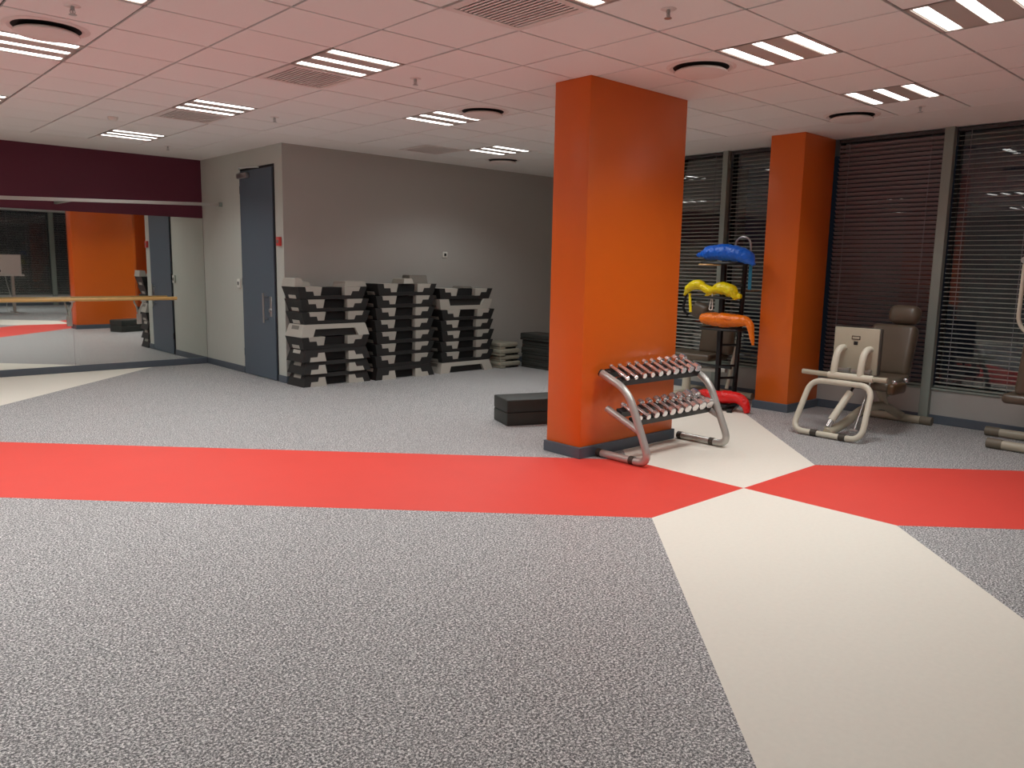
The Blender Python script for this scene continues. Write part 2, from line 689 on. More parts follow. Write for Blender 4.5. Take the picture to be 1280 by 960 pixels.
def build_vent(i, j, label):
    t = thing('air_vent', label, 'air vent', (GX + i * T, GY + j * T, H), group='square slatted air vents')
    b = MB()
    b.box((0.03, 0.03, 0.04), (T - 0.03, T - 0.03, 0.06))
    b.build('duct', 'vent_dark', t, 0)
    f = MB()
    for a, c in (((0.006, 0.006), (0.594, 0.05)), ((0.006, 0.55), (0.594, 0.594)), ((0.006, 0.05), (0.05, 0.55)), ((0.55, 0.05), (0.594, 0.55))):
        f.box((a[0], a[1], -0.004), (c[0], c[1], 0.04))
    f.build('frame', 'vent', t, 0)
    n = 15
    s = MB()
    s.prism([(-0.010, 0.0), (0.009, 0.0), (0.014, 0.03), (0.012, 0.03)], lambda x, z, k: (x, 0.05 if k < 0 else 0.55, z))
    me = s.mesh('slat', M['vent'], 0)
    for k in range(n):
        link('slat', me, t, (0.068 + k * (0.464 / (n - 1)), 0, 0))
    return t


for (i, j), lab in zip(VENTS, ['largest square slatted ceiling vent at the top edge', 'slatted ceiling vent beside the ceiling light above the door corner',
                               'slatted ceiling vent near the maroon wall, beside a ceiling light', 'faint slatted ceiling vent near the wall above the step stacks']):
    build_vent(i, j, lab)


def build_diffuser(i, j, label):
    t = thing('ceiling_diffuser', label, 'air diffuser', (GX + (i + 0.5) * T, GY + (j + 0.5) * T, H), group='round air diffusers in the ceiling')
    a = MB()
    a.lathe([(0.245, -0.002), (0.22, -0.012), (0.195, -0.0035)], 36)
    a.build('rim', 'vent', t)
    c = MB()
    c.lathe([(0.197, -0.004), (0.0, -0.004)], 36)
    c.build('throat', 'vent_dark', t)
    d = MB()
    d.lathe([(0.0, -0.022), (0.165, -0.022), (0.186, -0.034), (0.186, -0.044), (0.15, -0.052), (0.0, -0.055)], 36)
    d.build('disc', 'vent', t)
    return t


for (i, j), lab in zip(DIFFS, ['round ceiling diffuser in the top left corner', 'round ceiling diffuser beside the top of the big orange pillar',
                               'round ceiling diffuser beside the light over the step stacks', 'round ceiling diffuser nearest the windows', 'farthest round ceiling diffuser behind the big pillar']):
    build_diffuser(i, j, lab)


def build_sprinkler(i, j, label):
    t = thing('ceiling_sprinkler', label, 'sprinkler', (GX + (i + 0.5) * T, GY + (j + 0.5) * T, H), group='sprinkler heads in the ceiling tiles')
    t.scale = (0.9, 0.9, 0.75)
    a = MB()
    a.lathe([(0.0, -0.004), (0.045, -0.004), (0.05, 0.0)], 20)
    a.build('rosette', 'vent', t)
    b = MB()
    b.lathe([(0.011, -0.004), (0.014, -0.02), (0.010, -0.03)], 12)
    b.tube([(0.012, 0, -0.026), (0.015, 0, -0.045), (0.005, 0, -0.062)], 0.003, 6)
    b.tube([(-0.012, 0, -0.026), (-0.015, 0, -0.045), (-0.005, 0, -0.062)], 0.003, 6)
    b.cyl((0, 0, -0.028), (0, 0, -0.06), 0.005, 8)
    b.build('body', 'steel', t)
    c = MB()
    c.lathe([(0.0, -0.062), (0.024, -0.062), (0.024, -0.066), (0.0, -0.066)], 16)
    c.build('deflector', 'steel', t)
    return t


for i, j, lab in [(-5, 2, 'sprinkler head in the top left corner of the ceiling'), (-1, 2, 'sprinkler head in the middle of the ceiling right of the slatted vent'),
                  (-1, -2, 'sprinkler head at the top edge right of the largest vent'), (-1, 6, 'sprinkler head in front of the door wall'),
                  (-1, 10.95, 'sprinkler head closest to the maroon wall corner'), (5, -2, 'sprinkler head nearest the windows at right')]:
    build_sprinkler(i, j, lab)
sm = MB()
sm.lathe([(0.0, -0.04), (0.03, -0.04), (0.045, -0.025), (0.05, 0.0)], 20)
o = sm.build('smoke_detector', 'white_plastic', None, loc=(GX - 2.4 * T, GY + 8.6 * T, H))
tag(o, 'small round smoke detector on the ceiling before the maroon wall', 'smoke detector')

# ---- walls
BBH = 0.09


def wall(name, a, b, material, label):
    m = MB()
    m.box(a, b)
    return struct(m.build(name, material, None, 0), label)


wall('wall_alcove_side', (XW, YA - 0.15, 0), (XA, YA, H), 'wall_steps', 'short side wall of the recess hidden by the big pillar')
wall('wall_alcove_end', (XA, YA - 0.15, 0), (XA + 0.15, YS, H), 'wall_steps', 'end wall of the recess hidden by the big pillar')
wall('wall_left', (XL - 0.2, YB - 0.2, 0), (XL, YM + 0.2, H), 'wall', 'plain grey wall outside the picture on the left')
wall('wall_mirror', (XL, YM, 0), (XD, YM + 0.2, H), 'maroon', 'maroon wall above the mirrors')
wall('wall_door', (XD, YS + 0.0005, 0), (XD + 0.15, YM + 0.2, H), 'wall', 'pale grey wall with the slate door')
wall('wall_steps', (XD + 0.0005, YS, 0), (XA + 0.15, YS + 0.15, H), 'wall_steps', 'warm grey wall behind the stacks of step platforms')


def baseboard(name, x0, y0, x1, y1, label, h=BBH):
    m = MB()
    m.box((x0, y0, 0), (x1, y1, h), 0.004, 1)
    return struct(m.build(name, 'skirting', None, 0), label)


baseboard('baseboard_mirror', XL, YM - 0.02, XD - 0.012, YM, 'slate skirting under the mirrors')
baseboard('baseboard_door_left', XD - 0.012, 10.40, XD, YM, 'slate skirting left of the door')
baseboard('baseboard_door_right', XD - 0.012, YS - 0.012, XD, 9.385, 'slate skirting right of the door')
baseboard('baseboard_steps', XD, YS - 0.012, XA, YS, 'slate skirting behind the step stacks')
baseboard('baseboard_window', XW - 0.014, YB, XW, YA - 0.02, 'slate skirting under the windows')
baseboard('baseboard_back', XL, YB, XW - 0.014, YB + 0.014, 'slate skirting of the rear window wall')

# ---- door
DY0, DY1, DZ = 9.42, 10.365, 2.69


def build_door():
    f = MB()
    f.box((XD - 0.006, DY0 - 0.03, 0), (XD + 0.002, DY0, DZ + 0.03))
    f.box((XD - 0.006, DY1, 0), (XD + 0.002, DY1 + 0.03, DZ + 0.03))
    f.box((XD - 0.006, DY0, DZ), (XD + 0.002, DY1, DZ + 0.03))
    d = struct(f.build('door_1', 'black', None, 0), 'tall slate blue door with steel pull handle')
    m = MB()
    m.box((XD - 0.02, DY0 + 0.004, 0.008), (XD - 0.0005, DY1 - 0.004, DZ - 0.004), 0.002, 1)
    leaf = m.build('door_leaf', 'door', d, 0)
    h = MB()
    h.tube([(XD - 0.075, 9.63, 0.74), (XD - 0.075, 9.63, 1.12)], 0.013, 12)
    for z in (0.79, 1.07):
        h.cyl((XD - 0.075, 9.63, z), (XD - 0.02, 9.63, z), 0.009, 10)
    h.build('handle', 'steel', leaf)
    k = MB()
    k.box((XD - 0.028, 9.50, 0.82), (XD - 0.02, 9.555, 1.08), 0.004, 1)
    k.cyl((XD - 0.028, 9.528, 0.90), (XD - 0.045, 9.528, 0.90), 0.022, 14)
    k.build('lock', 'steel', leaf)
    c = MB()
    c.box((XD - 0.075, 10.06, DZ - 0.10), (XD - 0.02, 10.34, DZ - 0.035), 0.006, 2)
    cl = c.build('door_closer', 'steel', leaf)
    a = MB()
    a.tube([(XD - 0.05, 10.28, DZ - 0.03), (XD - 0.05, 10.28, DZ + 0.008), (XD - 0.17, 10.05, DZ + 0.012), (XD - 0.01, 9.80, DZ + 0.016)], 0.009, 8)
    a.build('closer_arm', 'steel', cl)
    for z in (0.25, 1.2, 2.4):
        b = MB()
        b.cyl((XD - 0.014, DY1 - 0.002, z), (XD - 0.014, DY1 - 0.002, z + 0.1), 0.009, 10)
        b.build('hinge', 'black', leaf)


build_door()


def wall_device(name, label, cat, x, y, z, axis, w, h, d, mbase, inner=None, iw=0.4, ih=0.5):
    """small box on a wall facing -X (axis 'x') or -Y (axis 'y')"""
    t = thing(name, label, cat, (x, y, z))
    m = MB()
    if axis == 'x':
        m.box((-d, -w / 2, -h / 2), (0, w / 2, h / 2), 0.006, 2)
    else:
        m.box((-w / 2, -d, -h / 2), (w / 2, 0, h / 2), 0.006, 2)
    m.build('housing', mbase, t)
    if inner:
        m = MB()
        if axis == 'x':
            m.box((-d - 0.004, -w * iw / 2, -h * ih / 2), (-d + 0.001, w * iw / 2, h * ih / 2), 0.002, 1)
        else:
            m.box((-w * iw / 2, -d - 0.004, -h * ih / 2), (w * iw / 2, -d + 0.001, h * ih / 2), 0.002, 1)
        m.build('faceplate', inner, t)
    return t


wall_device('fire_call_point', 'red fire call point on the pale wall right of the door', 'fire alarm', XD, 9.275, 1.77, 'x', 0.09, 0.11, 0.035, 'red_plastic', 'block_grey', 0.55, 0.35)
wall_device('door_release_switch', 'white door release switch on the wall left of the door', 'switch', XD, 10.48, 1.22, 'x', 0.08, 0.12, 0.03, 'white_plastic', 'black', 0.4, 0.4)
wall_device('wall_socket', 'small white socket on the wall above the step stacks', 'socket', 7.09, YS, 1.665, 'y', 0.085, 0.085, 0.015, 'white_plastic', 'black', 0.45, 0.45)

# ---- mirrors, barre, rail
MZ0, MZ1 = BBH, 2.125
xm = XD - 0.004
for k, lab in enumerate(['wall mirror reaching the door wall corner, reflecting the door', 'wall mirror at the left edge reflecting dark windows']):
    m = MB()
    x0 = 2.80 if k == 0 else 0.98
    m.box((x0 + 0.001, YM - 0.008, MZ0), ((xm if k == 0 else 2.80) - 0.001, YM - 0.001, MZ1))
    tag(m.build('wall_mirror_panel', 'mirror', None, 0), lab, 'mirror', 'mirror panels under the maroon wall')
for k in range(3):
    m = MB()
    m.box((0.98 - 1.82 * (k + 1) + 0.001, YM - 0.008, MZ0), (0.98 - 1.82 * k - 0.001, YM - 0.001, MZ1))
    tag(m.build('wall_mirror_panel', 'mirror', None, 0), 'wall mirror outside the picture on the left', 'mirror', 'mirror panels under the maroon wall')

bt = thing('ballet_barre', 'round wooden ballet barre running in front of the mirrors', 'ballet barre', (4.10, YM - 0.2, 0.98))
m = MB()
m.tube([(0, 0, 0), (-8.5, 0, 0)], 0.024, 20)
m.build('rail', 'wood', bt)
for x in (-0.46, -1.34, -3.2, -5.0, -6.8):
    m = MB()
    m.tube(spline([(x, 0, -0.02), (x, 0.02, -0.07), (x, 0.10, -0.12), (x, 0.165, -0.20), (x, 0.172, -0.30)], 5), [0.012] * 20 + [0.014], 10)
    m.box((x - 0.03, 0.170, -0.36), (x + 0.03, 0.19, -0.22), 0.005, 1)
    m.box((x - 0.03, -0.02, -0.034), (x + 0.03, 0.02, -0.018), 0.005, 1)
    m.build('bracket', 'silver', bt)

rt = thing('metal_rail', 'long square metal rail across the maroon wall, ending before the door', 'rail', (XD, 11.0, 2.29))
m = MB()
m.box((-6.6, -0.018, -0.021), (-0.045, 0.018, 0.021), 0.004, 1, Matrix.Rotation(R(-1.9), 4, 'Y'))
m.build('rail', 'silver', rt, 30)
m = MB()
m.box((-0.04, -0.025, -0.03), (0.0, 0.025, 0.03), 0.004, 1)
m.build('end_cap', 'alu', rt, 30)
for x in (-1.9, -4.2, -6.2):
    m = MB()
    z = x * math.tan(R(1.9))
    m.box((x - 0.02, 0.022, z - 0.02), (x + 0.02, YM - 11.0, z + 0.02), 0.003, 1)
    m.build('wall_arm', 'alu', rt, 30)

# ---- window wall
SZ = 0.345            # sill height
GLX = XW + 0.02       # glass plane
BLX = XW + 0.075      # blinds behind it
POSTS = [(5.49, 5.56), (2.965, 3.055), (0.47, 0.56), (-2.04, -1.95), (-4.53, -4.44)]
m = MB()
m.box((XW, YB, 0), (XW + 0.16, YA - 0.15, SZ))
wall_window = struct(m.build('wall_window', 'sill', None, 0), 'low pale grey wall below the windows')
m = MB()
m.box((XW - 0.015, YB, SZ), (XW + 0.16, YA - 0.15, SZ + 0.02), 0.003, 1)
m.build('sill_board', 'alu', wall_window, 0)
for k, (a, b) in enumerate(POSTS):
    m = MB()
    m.box((XW - 0.06, a, 0), (XW + 0.02, b, H), 0.003, 1)
    struct(m.build('trim_%d' % (k + 1), 'alu', None, 30), ['grey aluminium window post left of the narrow column', 'grey aluminium window post right of the leg press'][k] if k < 2 else 'grey aluminium window post outside the picture')

SLAT_MES = {}


def slat_mesh(L, tilt, axis, matname):
    key = (round(L, 3), tilt, axis, matname)
    if key in SLAT_MES:
        return SLAT_MES[key]
    m = MB()
    w = 0.050
    n = 4
    prof = []
    for k in range(n + 1):
        t = -1 + 2 * k / n
        prof.append((t * w / 2, 0.003 * (1 - t * t)))
    poly = prof + [(p[0], p[1] - 0.0012) for p in reversed(prof)]
    ca, sa = math.cos(tilt), math.sin(tilt)

    def fn(u, z, s):
        a, b = u * ca - z * sa, u * sa + z * ca
        return (a, s * L / 2, b) if axis == 'y' else (s * L / 2, a, b)
    m.prism(poly, fn)
    SLAT_MES[key] = m.mesh('slat', M[matname], 60)
    return SLAT_MES[key]


def build_window(n, axis, c, a, b, plane, tilt, matname, wlabel, blabel, detailed=True, pitch=0.046):
    """bay from a to b along the axis; plane = coordinate of the glass"""
    z0, z1 = SZ + 0.02, H

    def P(t, off, z):
        return (plane + off, t, z) if axis == 'y' else (t, plane + off, z)

    def bx(m, t0, t1, o0, o1, za, zb, bev=0.0):
        p, q = P(t0, o0, za), P(t1, o1, zb)
        m.box([min(p[i], q[i]) for i in range(3)], [max(p[i], q[i]) for i in range(3)], bev, 1)
    sg = c
    f = MB()
    fw = 0.035
    bx(f, a, b, 0.05 * sg, 0.10 * sg, z0, z0 + fw)
    bx(f, a, b, 0.05 * sg, 0.10 * sg, z1 - fw, z1)
    bx(f, a, a + fw, 0.05 * sg, 0.10 * sg, z0 + fw, z1 - fw)
    bx(f, b - fw, b, 0.05 * sg, 0.10 * sg, z0 + fw, z1 - fw)
    w = struct(f.build('window_%d' % n, 'black_metal', None, 0), wlabel)
    g = MB()
    bx(g, a + fw, b - fw, 0.07 * sg, 0.076 * sg, z0 + fw, z1 - fw)
    g.build('pane', 'glass', w, 0)
    # blind
    off = 0.012 * sg
    t = thing('venetian_blind', blabel, 'blind', P((a + b) / 2, off, z0 + 0.01))
    L = b - a - 0.03
    h = MB()
    bt0, bt1 = -L / 2, L / 2

    def bl(m, t0, t1, o0, o1, za, zb):
        p, q = ((o0, t0, za), (o1, t1, zb)) if axis == 'y' else ((t0, o0, za), (t1, o1, zb))
        m.box([min(p[i], q[i]) for i in range(3)], [max(p[i], q[i]) for i in range(3)])
    hh = z1 - z0 - 0.02
    bl(h, bt0, bt1, -0.026, 0.026, hh - 0.03, hh)
    h.build('head_rail', 'alu_dark', t, 0)
    h = MB()
    bl(h, bt0, bt1, -0.024, 0.024, 0.0, 0.018)
    h.build('bottom_rail', 'alu', t, 0)
    me = slat_mesh(L, tilt * sg, axis, matname)
    k = 0
    z = 0.05
    joined = MB()
    while z < hh - 0.05:
        if detailed:
            link('slat', me, t, (0, 0, z))
        else:
            tmp = bmesh.new()
            tmp.from_mesh(me)
            joined.merge(tmp, Matrix.Translation((0, 0, z)))
        z += pitch
        k += 1
    if not detailed:
        tag(joined.build('slats', matname, t, 60), kind='stuff')
    nc = max(2, int(L / 0.55) + 1)
    for q in range(nc):
        tq = bt0 + 0.12 + (L - 0.24) * q / (nc - 1)
        cd = MB()
        o0 = -0.028 * sg
        cd.cyl((o0, tq, 0.01) if axis == 'y' else (tq, o0, 0.01), (o0, tq, hh - 0.03) if axis == 'y' else (tq, o0, hh - 0.03), 0.0022, 6)
        cd.build('ladder_cord', 'cord', t)


build_window(1, 'y', 1, 5.56, YA - 0.15, GLX, R(12), 'slat_open', 'night window beyond the big orange pillar', 'open dark blind between big pillar and first window post')
build_window(2, 'y', 1, 4.58, 5.49, GLX, R(12), 'slat_open', 'night window left of the narrow orange column', 'open dark blind left of the narrow orange column, behind the bags')
build_window(3, 'y', 1, 3.055, 4.16, GLX, R(-40), 'slat', 'night window behind the leg press', 'half-closed purplish grey blind right of the narrow column, behind leg press')
build_window(4, 'y', 1, 0.56, 2.965, GLX, R(5), 'slat_open', 'night window at the right edge', 'open blind at the right edge with thin level slats')
build_window(5, 'y', 1, -1.95, 0.47, GLX, R(5), 'slat_open', 'night window outside the picture', 'open blind outside the picture beyond the right edge', False)
build_window(6, 'y', 1, -4.44, -2.45, GLX, R(5), 'slat_open', 'night window outside the picture', 'open blind outside the picture far beyond the right edge', False)

# ---- rear window wall (seen only in the mirror)
m = MB()
m.box((2.0, YB - 0.16, 0), (XW, YB, SZ))
struct(m.build('wall_back_sill', 'sill', None, 0), 'low wall under the rear windows')
m = MB()
m.box((XL, YB - 0.16, 0), (2.0, YB, H))
struct(m.build('wall_back', 'maroon', None, 0), 'maroon rear wall')
m = MB()
m.box((XW, YB - 0.2, SZ), (XW + 0.16, -4.53, H))
struct(m.build('wall_corner', 'wall', None, 0), 'corner pier between the two window walls')
for k, (a, b) in enumerate([(6.38, 6.52), (4.0, 4.1)]):
    m = MB()
    m.box((a, YB - 0.02, 0), (b, YB + 0.06, H), 0.003, 1)
    struct(m.build('trim_%d' % (k + 11), 'alu', None, 30), 'grey aluminium post of the rear windows')
build_window(11, 'x', -1, 6.52, XW, YB - 0.02, R(10), 'slat_open', 'rear night window nearest the corner', 'blind in the rear window reflected beside the orange pillar', False)
build_window(12, 'x', -1, 4.1, 6.38, YB - 0.02, R(10), 'slat_open', 'rear night window reflected in the mirror', 'blind in the rear window reflected at the left edge of the mirror', False)
build_window(13, 'x', -1, 2.0, 4.0, YB - 0.02, R(10), 'slat_open', 'rear night window outside the picture', 'blind in the rear window out of the picture', False)

# ---- pillars


def build_pillar(label, x0, x1, y0, y1, sides):
    t = thing('pillar', label, 'pillar', ((x0 + x1) / 2, (y0 + y1) / 2, 0))
    hx, hy = (x1 - x0) / 2, (y1 - y0) / 2
    m = MB()
    m.box((-hx, -hy, 0), (hx, hy, H), 0.006, 2)
    m.build('shaft', 'orange', t, 30)
    d = 0.018
    b = MB()
    b.box((-hx - d, -hy - d, 0), (hx + (d if sides else 0), hy + d, BBH), 0.003, 1)
    b.build('skirting', 'skirting', t, 30)
    return t


build_pillar('big square orange pillar in the middle of the room behind the dumbbell rack', 4.59, 5.82, 4.165, 4.54, True)
build_pillar('narrower orange column standing against the windows', 7.91, XW - 0.016, 4.175, 4.565, False)
build_pillar('orange window column reflected in the mirror beside the stacked steps', 7.91, XW - 0.016, -2.44, -2.05, False)

# ================================================================== OBJECTS
# ---- step platforms
SL, SD, SH = 0.98, 0.40, 0.152


def step_protos():
    def fx(u, v):
        half = SL / 2 - 0.045 * v
        return -half + 2 * half * u

    def pr(m, poly, proud=0.0):
        m.prism(poly, lambda u, v, s: (fx(u, v), s * (SD / 2 - 0.028 * v + proud), v * SH))

    # black body with stepped feet at both ends
    body = MB()
    e = [(0.0, 0.0), (0.10, 0.0), (0.105, 0.36), (0.205, 0.36), (0.215, 0.70), (0.0, 0.70)]
    pr(body, e)
    pr(body, [(1 - u, v) for u, v in e])
    pr(body, [(0.0, 0.70), (1.0, 0.70), (1.0, 0.965), (0.995, 1.0), (0.005, 1.0), (0.0, 0.965)])
    body_me = body.mesh('body', M['step_black'], 0)
    ins = []
    g = [(0.10, 0.0), (0.335, 0.0), (0.31, 0.70), (0.215, 0.70), (0.205, 0.36), (0.105, 0.36)]
    for q in (g, [(1 - u, v) for u, v in g]):
        i = MB()
        pr(i, q, 0.002)
        ins.append(i.mesh('riser_insert', M['step_grey'], 0))
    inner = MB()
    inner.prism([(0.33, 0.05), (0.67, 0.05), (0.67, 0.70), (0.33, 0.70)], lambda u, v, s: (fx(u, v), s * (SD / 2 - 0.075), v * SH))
    inner_me = inner.mesh('dark_core', M['step_recess_dark'], 0)  # fills the open middle, its near-black imitates the shade inside
    grips = []
    for s in (-1, 1):
        q = MB()

        def gf(y, v, k):
            x = SL / 2 - 0.045 * v
            return (s * (x + (0.002 if k > 0 else -0.01)), y, v * SH)
        q.prism([(-0.085, 0.66), (0.085, 0.66), (0.085, 0.95), (-0.085, 0.95)], gf)
        grips.append(q.mesh('grip', M['step_grey'], 0))
    # light grey version: plain ends and a long opening
    gb = MB()
    e = [(0.0, 0.0), (0.165, 0.0), (0.19, 0.62), (0.0, 0.62)]
    pr(gb, e)
    pr(gb, [(1 - u, v) for u, v in e])
    pr(gb, [(0.0, 0.62), (1.0, 0.62), (1.0, 0.95), (0.99, 1.0), (0.01, 1.0), (0.0, 0.95)])
    gb_me = gb.mesh('body', M['step_grey'], 0)
    gi = MB()
    gi.prism([(0.166, 0.03), (0.834, 0.03), (0.81, 0.61), (0.19, 0.61)], lambda u, v, s: (fx(u, v), s * (SD / 2 - 0.05), v * SH))
    gi_me = gi.mesh('dark_core', M['step_black'], 0)
    gr = MB()
    gr.prism([(-0.085, 0.6), (0.085, 0.6), (0.085, 0.9), (-0.085, 0.9)], lambda y, v, k: (-(SL / 2 - 0.045 * v + (0.002 if k > 0 else -0.01)), y, v * SH))
    gr_me = gr.mesh('grip', M['block_grey'], 0)
    return body_me, ins, inner_me, grips, gb_me, gi_me, gr_me


SP = step_protos()
ORD = ['bottom', 'second', 'third', 'fourth', 'fifth', 'sixth', 'seventh', 'top']


def place_step(x, y, z, rz, grey, inverted, label, group, tilt=0.0, ks=1.0):
    rot = (PI if inverted else 0.0, tilt, rz if not inverted else rz)
    t = thing('step_platform', label, 'step platform', (x, y, z + (SH * ks if inverted else 0)), rot, group)
    t.scale = (1, 1, ks)
    if grey:
        link('body', SP[4], t)
        link('dark_core', SP[5], t)
        link('grip', SP[6], t)
    else:
        link('body', SP[0], t)
        for q in SP[1]:
            link('riser_insert', q, t)
        link('dark_core', SP[2], t)
        for q in SP[3]:
            link('grip', q, t)
    return t


def stack(cx, cy, rz, pattern, where, group, jit, ks=1.0):
    z = 0.0
    for k, c in enumerate(pattern):
        grey, inv = c in 'gG', c in 'BG'
        colour = 'light grey' if grey else 'black and grey'
        way = 'upside-down' if inv else 'upright'
        lab = '%s %s step platform, %s of the %s' % (colour, way, ORD[k] if k < len(pattern) - 1 else 'topmost', where)
        if k in (1, 2, 3, 4, 5, 6) and k < len(pattern) - 1:
            lab = '%s %s step platform, %s up in the %s' % (colour, way, ORD[k], where)
        dx, dy = jit[k] if k < len(jit) else (0, 0)
        place_step(cx + dx, cy + dy, z, rz, grey, inv, lab, group, 0.0, ks)
        z += SH * ks + 0.0012
    return z


G1, G2, G3 = 'step platforms stacked by the door', 'step platforms in the middle stack', 'step platforms in the stack nearest the pillar'
z1 = stack(5.06, 8.945, R(2.0), 'bbbBgBBB', 'stack beside the door', G1, [(0, 0), (.005, 0), (.0, .004), (-.012, 0), (-.012, .0), (.0, .0), (-.012, .0), (-.05, -.01)])
z2 = stack(6.10, 8.945, R(2.0), 'bBBBBBBB', 'middle stack', G2, [(0, 0), (-.01, 0), (.0, .004), (0.005, 0), (-.012, .0), (.0, .0), (.012, .0), (.03, -.005)], 1.03)
z3 = stack(7.18, 8.95, R(0.5), 'gBBBBBGB', 'stack nearest the big pillar', G3, [(0, 0), (.01, 0), (.0, .0), (0.02, 0), (.0, .0), (.02, .0), (-.02, .0), (-.03, -.005)], 0.975)


def riser(x, y, z, rz, w, d, h, matname, label, slot=True):
    t = thing('riser_block', label, 'riser block', (x, y, z), (0, 0, rz), 'loose riser blocks on the step stacks')
    m = MB()
    m.prism([(-w / 2, 0), (w / 2, 0), (w / 2 - 0.015, h), (-w / 2 + 0.015, h)], lambda a, b, s: (a, s * (d / 2 - 0.08 * b), b))
    m.build('body', matname, t, 0)
    c = MB()
    c.prism([(-w / 2 + 0.01, h), (w / 2 - 0.01, h), (w / 2 - 0.02, h + 0.012), (-w / 2 + 0.02, h + 0.012)], lambda a, b, s: (a, s * (d / 2 - 0.015), b))
    c.build('cap', matname, t, 0)
    return t


riser(4.56, 8.92, z1 + 0.001, R(2.5), 0.12, 0.30, 0.09, 'step_grey', 'light grey riser block at the left end on top of the stack by the door')
riser(4.72, 9.0, z1 + 0.001, R(2.5), 0.13, 0.22, 0.045, 'step_grey', 'low light grey riser block beside the left end block, stack by the door')
riser(5.36, 8.93, z1 + 0.001, R(6), 0.34, 0.26, 0.055, 'step_grey', 'long light grey riser block at the right end of the stack by the door')
riser(6.16, 8.90, z2 + 0.001, R(4), 0.17, 0.26, 0.055, 'step_grey', 'light grey riser block in the middle of the middle stack')
riser(6.40, 8.96, z2 + 0.001, R(-3), 0.30, 0.20, 0.10, 'block_grey', 'dark grey riser block on the right of the middle stack')
riser(7.22, 8.93, z3 + 0.001, R(0), 0.20, 0.24, 0.012, 'block_grey', 'thin dark grey riser block on the stack nearest the pillar')

# ---- low grey beige boards and black boards near the window wall


def low_board(x0, x1, y0, y1, z, h, matname, label, group, name='low_step_board'):
    t = thing(name, label, 'step board', ((x0 + x1) / 2, (y0 + y1) / 2, z), (0, 0, 0), group)
    hx, hy = (x1 - x0) / 2, (y1 - y0) / 2
    m = MB()
    m.box((-hx, -hy, h * 0.28), (hx, hy, h), 0.022, 3)
    m.build('deck', matname, t)
    f = MB()
    f.box((-hx + 0.004, -hy + 0.004, 0), (-hx + 0.11, hy - 0.004, h * 0.32), 0.008, 2)
    f.build('foot', matname, t)
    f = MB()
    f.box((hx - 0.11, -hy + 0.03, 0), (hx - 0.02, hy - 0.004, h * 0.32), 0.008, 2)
    f.build('foot', 'step_recess_dark', t)  # near-black foot imitates the dark recess under the deck
    return t


z = 0.0
for k in range(4):
    low_board(7.79 + [0.0, 0.012, -0.01, 0.02][k], 8.205 + [0, 0, -0.012, -0.03][k], 8.71 + [0, .02, 0, .03][k], 9.15, z, 0.094, 'beige_board',
              'grey beige low step board, %s of its short stack by the black boards' % ['lowest', 'second lowest', 'third', 'topmost'][k], 'grey beige boards by the wall')
    z += 0.0945
z = 0.0
for k in range(5):
    ox = [0.0, 0.004, 0.0, 0.008, -0.02][k]
    low_board(8.225 + ox, 8.575, 7.75, 8.73 + [0, .0, .01, .0, .015][k], z, 0.104, 'foam',
              'black low step board, %s of the pile half hidden by the big pillar' % ['lowest', 'second lowest', 'third', 'fourth', 'topmost'][k], 'black boards beside the big pillar')
    z += 0.1045

# ---- foam bench (two black pads)
bt = thing('foam_bench', 'black two-layer foam bench on the floor left of the big pillar', 'bench', (4.985, 5.47, 0), (0, 0, math.atan2(-0.14, 0.36)))
for k in range(2):
    m = MB()
    m.box((0, 0, 0.001 + k * 0.127), (1.0, 0.37, 0.126 + k * 0.127), 0.012, 3)
    m.build('pad', 'foam', bt)

# ---- dumbbell rack
RX0, RX1 = 4.775, 5.875
rt = thing('dumbbell_rack', 'silver two-tier dumbbell rack in front of the big orange pillar', 'dumbbell rack', (RX0, 3.9, 0))
RPROF = [(4.125, 0.685), (3.90, 0.595), (3.80, 0.53), (3.72, 0.36), (3.665, 0.24), (3.635, 0.12), (3.70, 0.032), (3.80, 0.032), (4.135, 0.032)]
for dx in (0.0, RX1 - RX0):
    m = MB()
    path = fillet([(dx, y - 3.9, z) for y, z in [(4.125, 0.685), (3.845, 0.575), (3.60, 0.032), (4.135, 0.032)]], 0.13, 10)
    m.tube(path, 0.031, 16)
    fr = m.build('end_frame', 'silver', rt)
    m = MB()
    m.tube([(dx, 4.05 - 3.9, 0.405), (dx, 3.715 - 3.9, 0.27)], 0.027, 14)
    m.build('lower_arm', 'silver', rt)
    m = MB()
    m.tube([(dx, 4.118 - 3.9, 0.6825), (dx, 4.130 - 3.9, 0.687)], 0.0315, 16)
    m.build('end_plug', 'black', fr)
    for y in (3.775, 4.11):
        m = MB()
        m.tube([(dx, y - 0.022 - 3.9, 0.0335), (dx, y + 0.022 - 3.9, 0.0335)], 0.0333, 16)
        m.build('rubber_foot', 'rubber', fr)
# trays: pair of angle rails each
SLOPE = math.atan2(0.685 - 0.595, 4.125 - 3.90)


def tray_pt(x, s, lift, upper):
    """s along the slope from the front edge, lift normal to it"""
    y0, z0 = (3.892, 0.632) if upper else (3.755, 0.329)
    return Vector((x, y0 + s * math.cos(SLOPE) - lift * math.sin(SLOPE), z0 + s * math.sin(SLOPE) + lift * math.cos(SLOPE)))


for up in (True, False):
    for s0, s1 in ((0.03, 0.09), (0.17, 0.23)):
        m = MB()
        A, B = RX0 - RX0 + 0.02, RX1 - RX0 - 0.02
        pts = []
        vs = []
        for x in (A, B):
            for (s, l) in ((s0, 0.0), (s1, 0.0), (s1, -0.012), (s0, -0.05)):
                p = tray_pt(0, s, l, up)
                vs.append((x, p.y - 3.9, p.z))
        m._add(vs, [(0, 1, 2, 3), (7, 6, 5, 4), (0, 4, 5, 1), (1, 5, 6, 2), (2, 6, 7, 3), (3, 7, 4, 0)])
        m.build('tray_rail', 'black_metal', rt, 0)

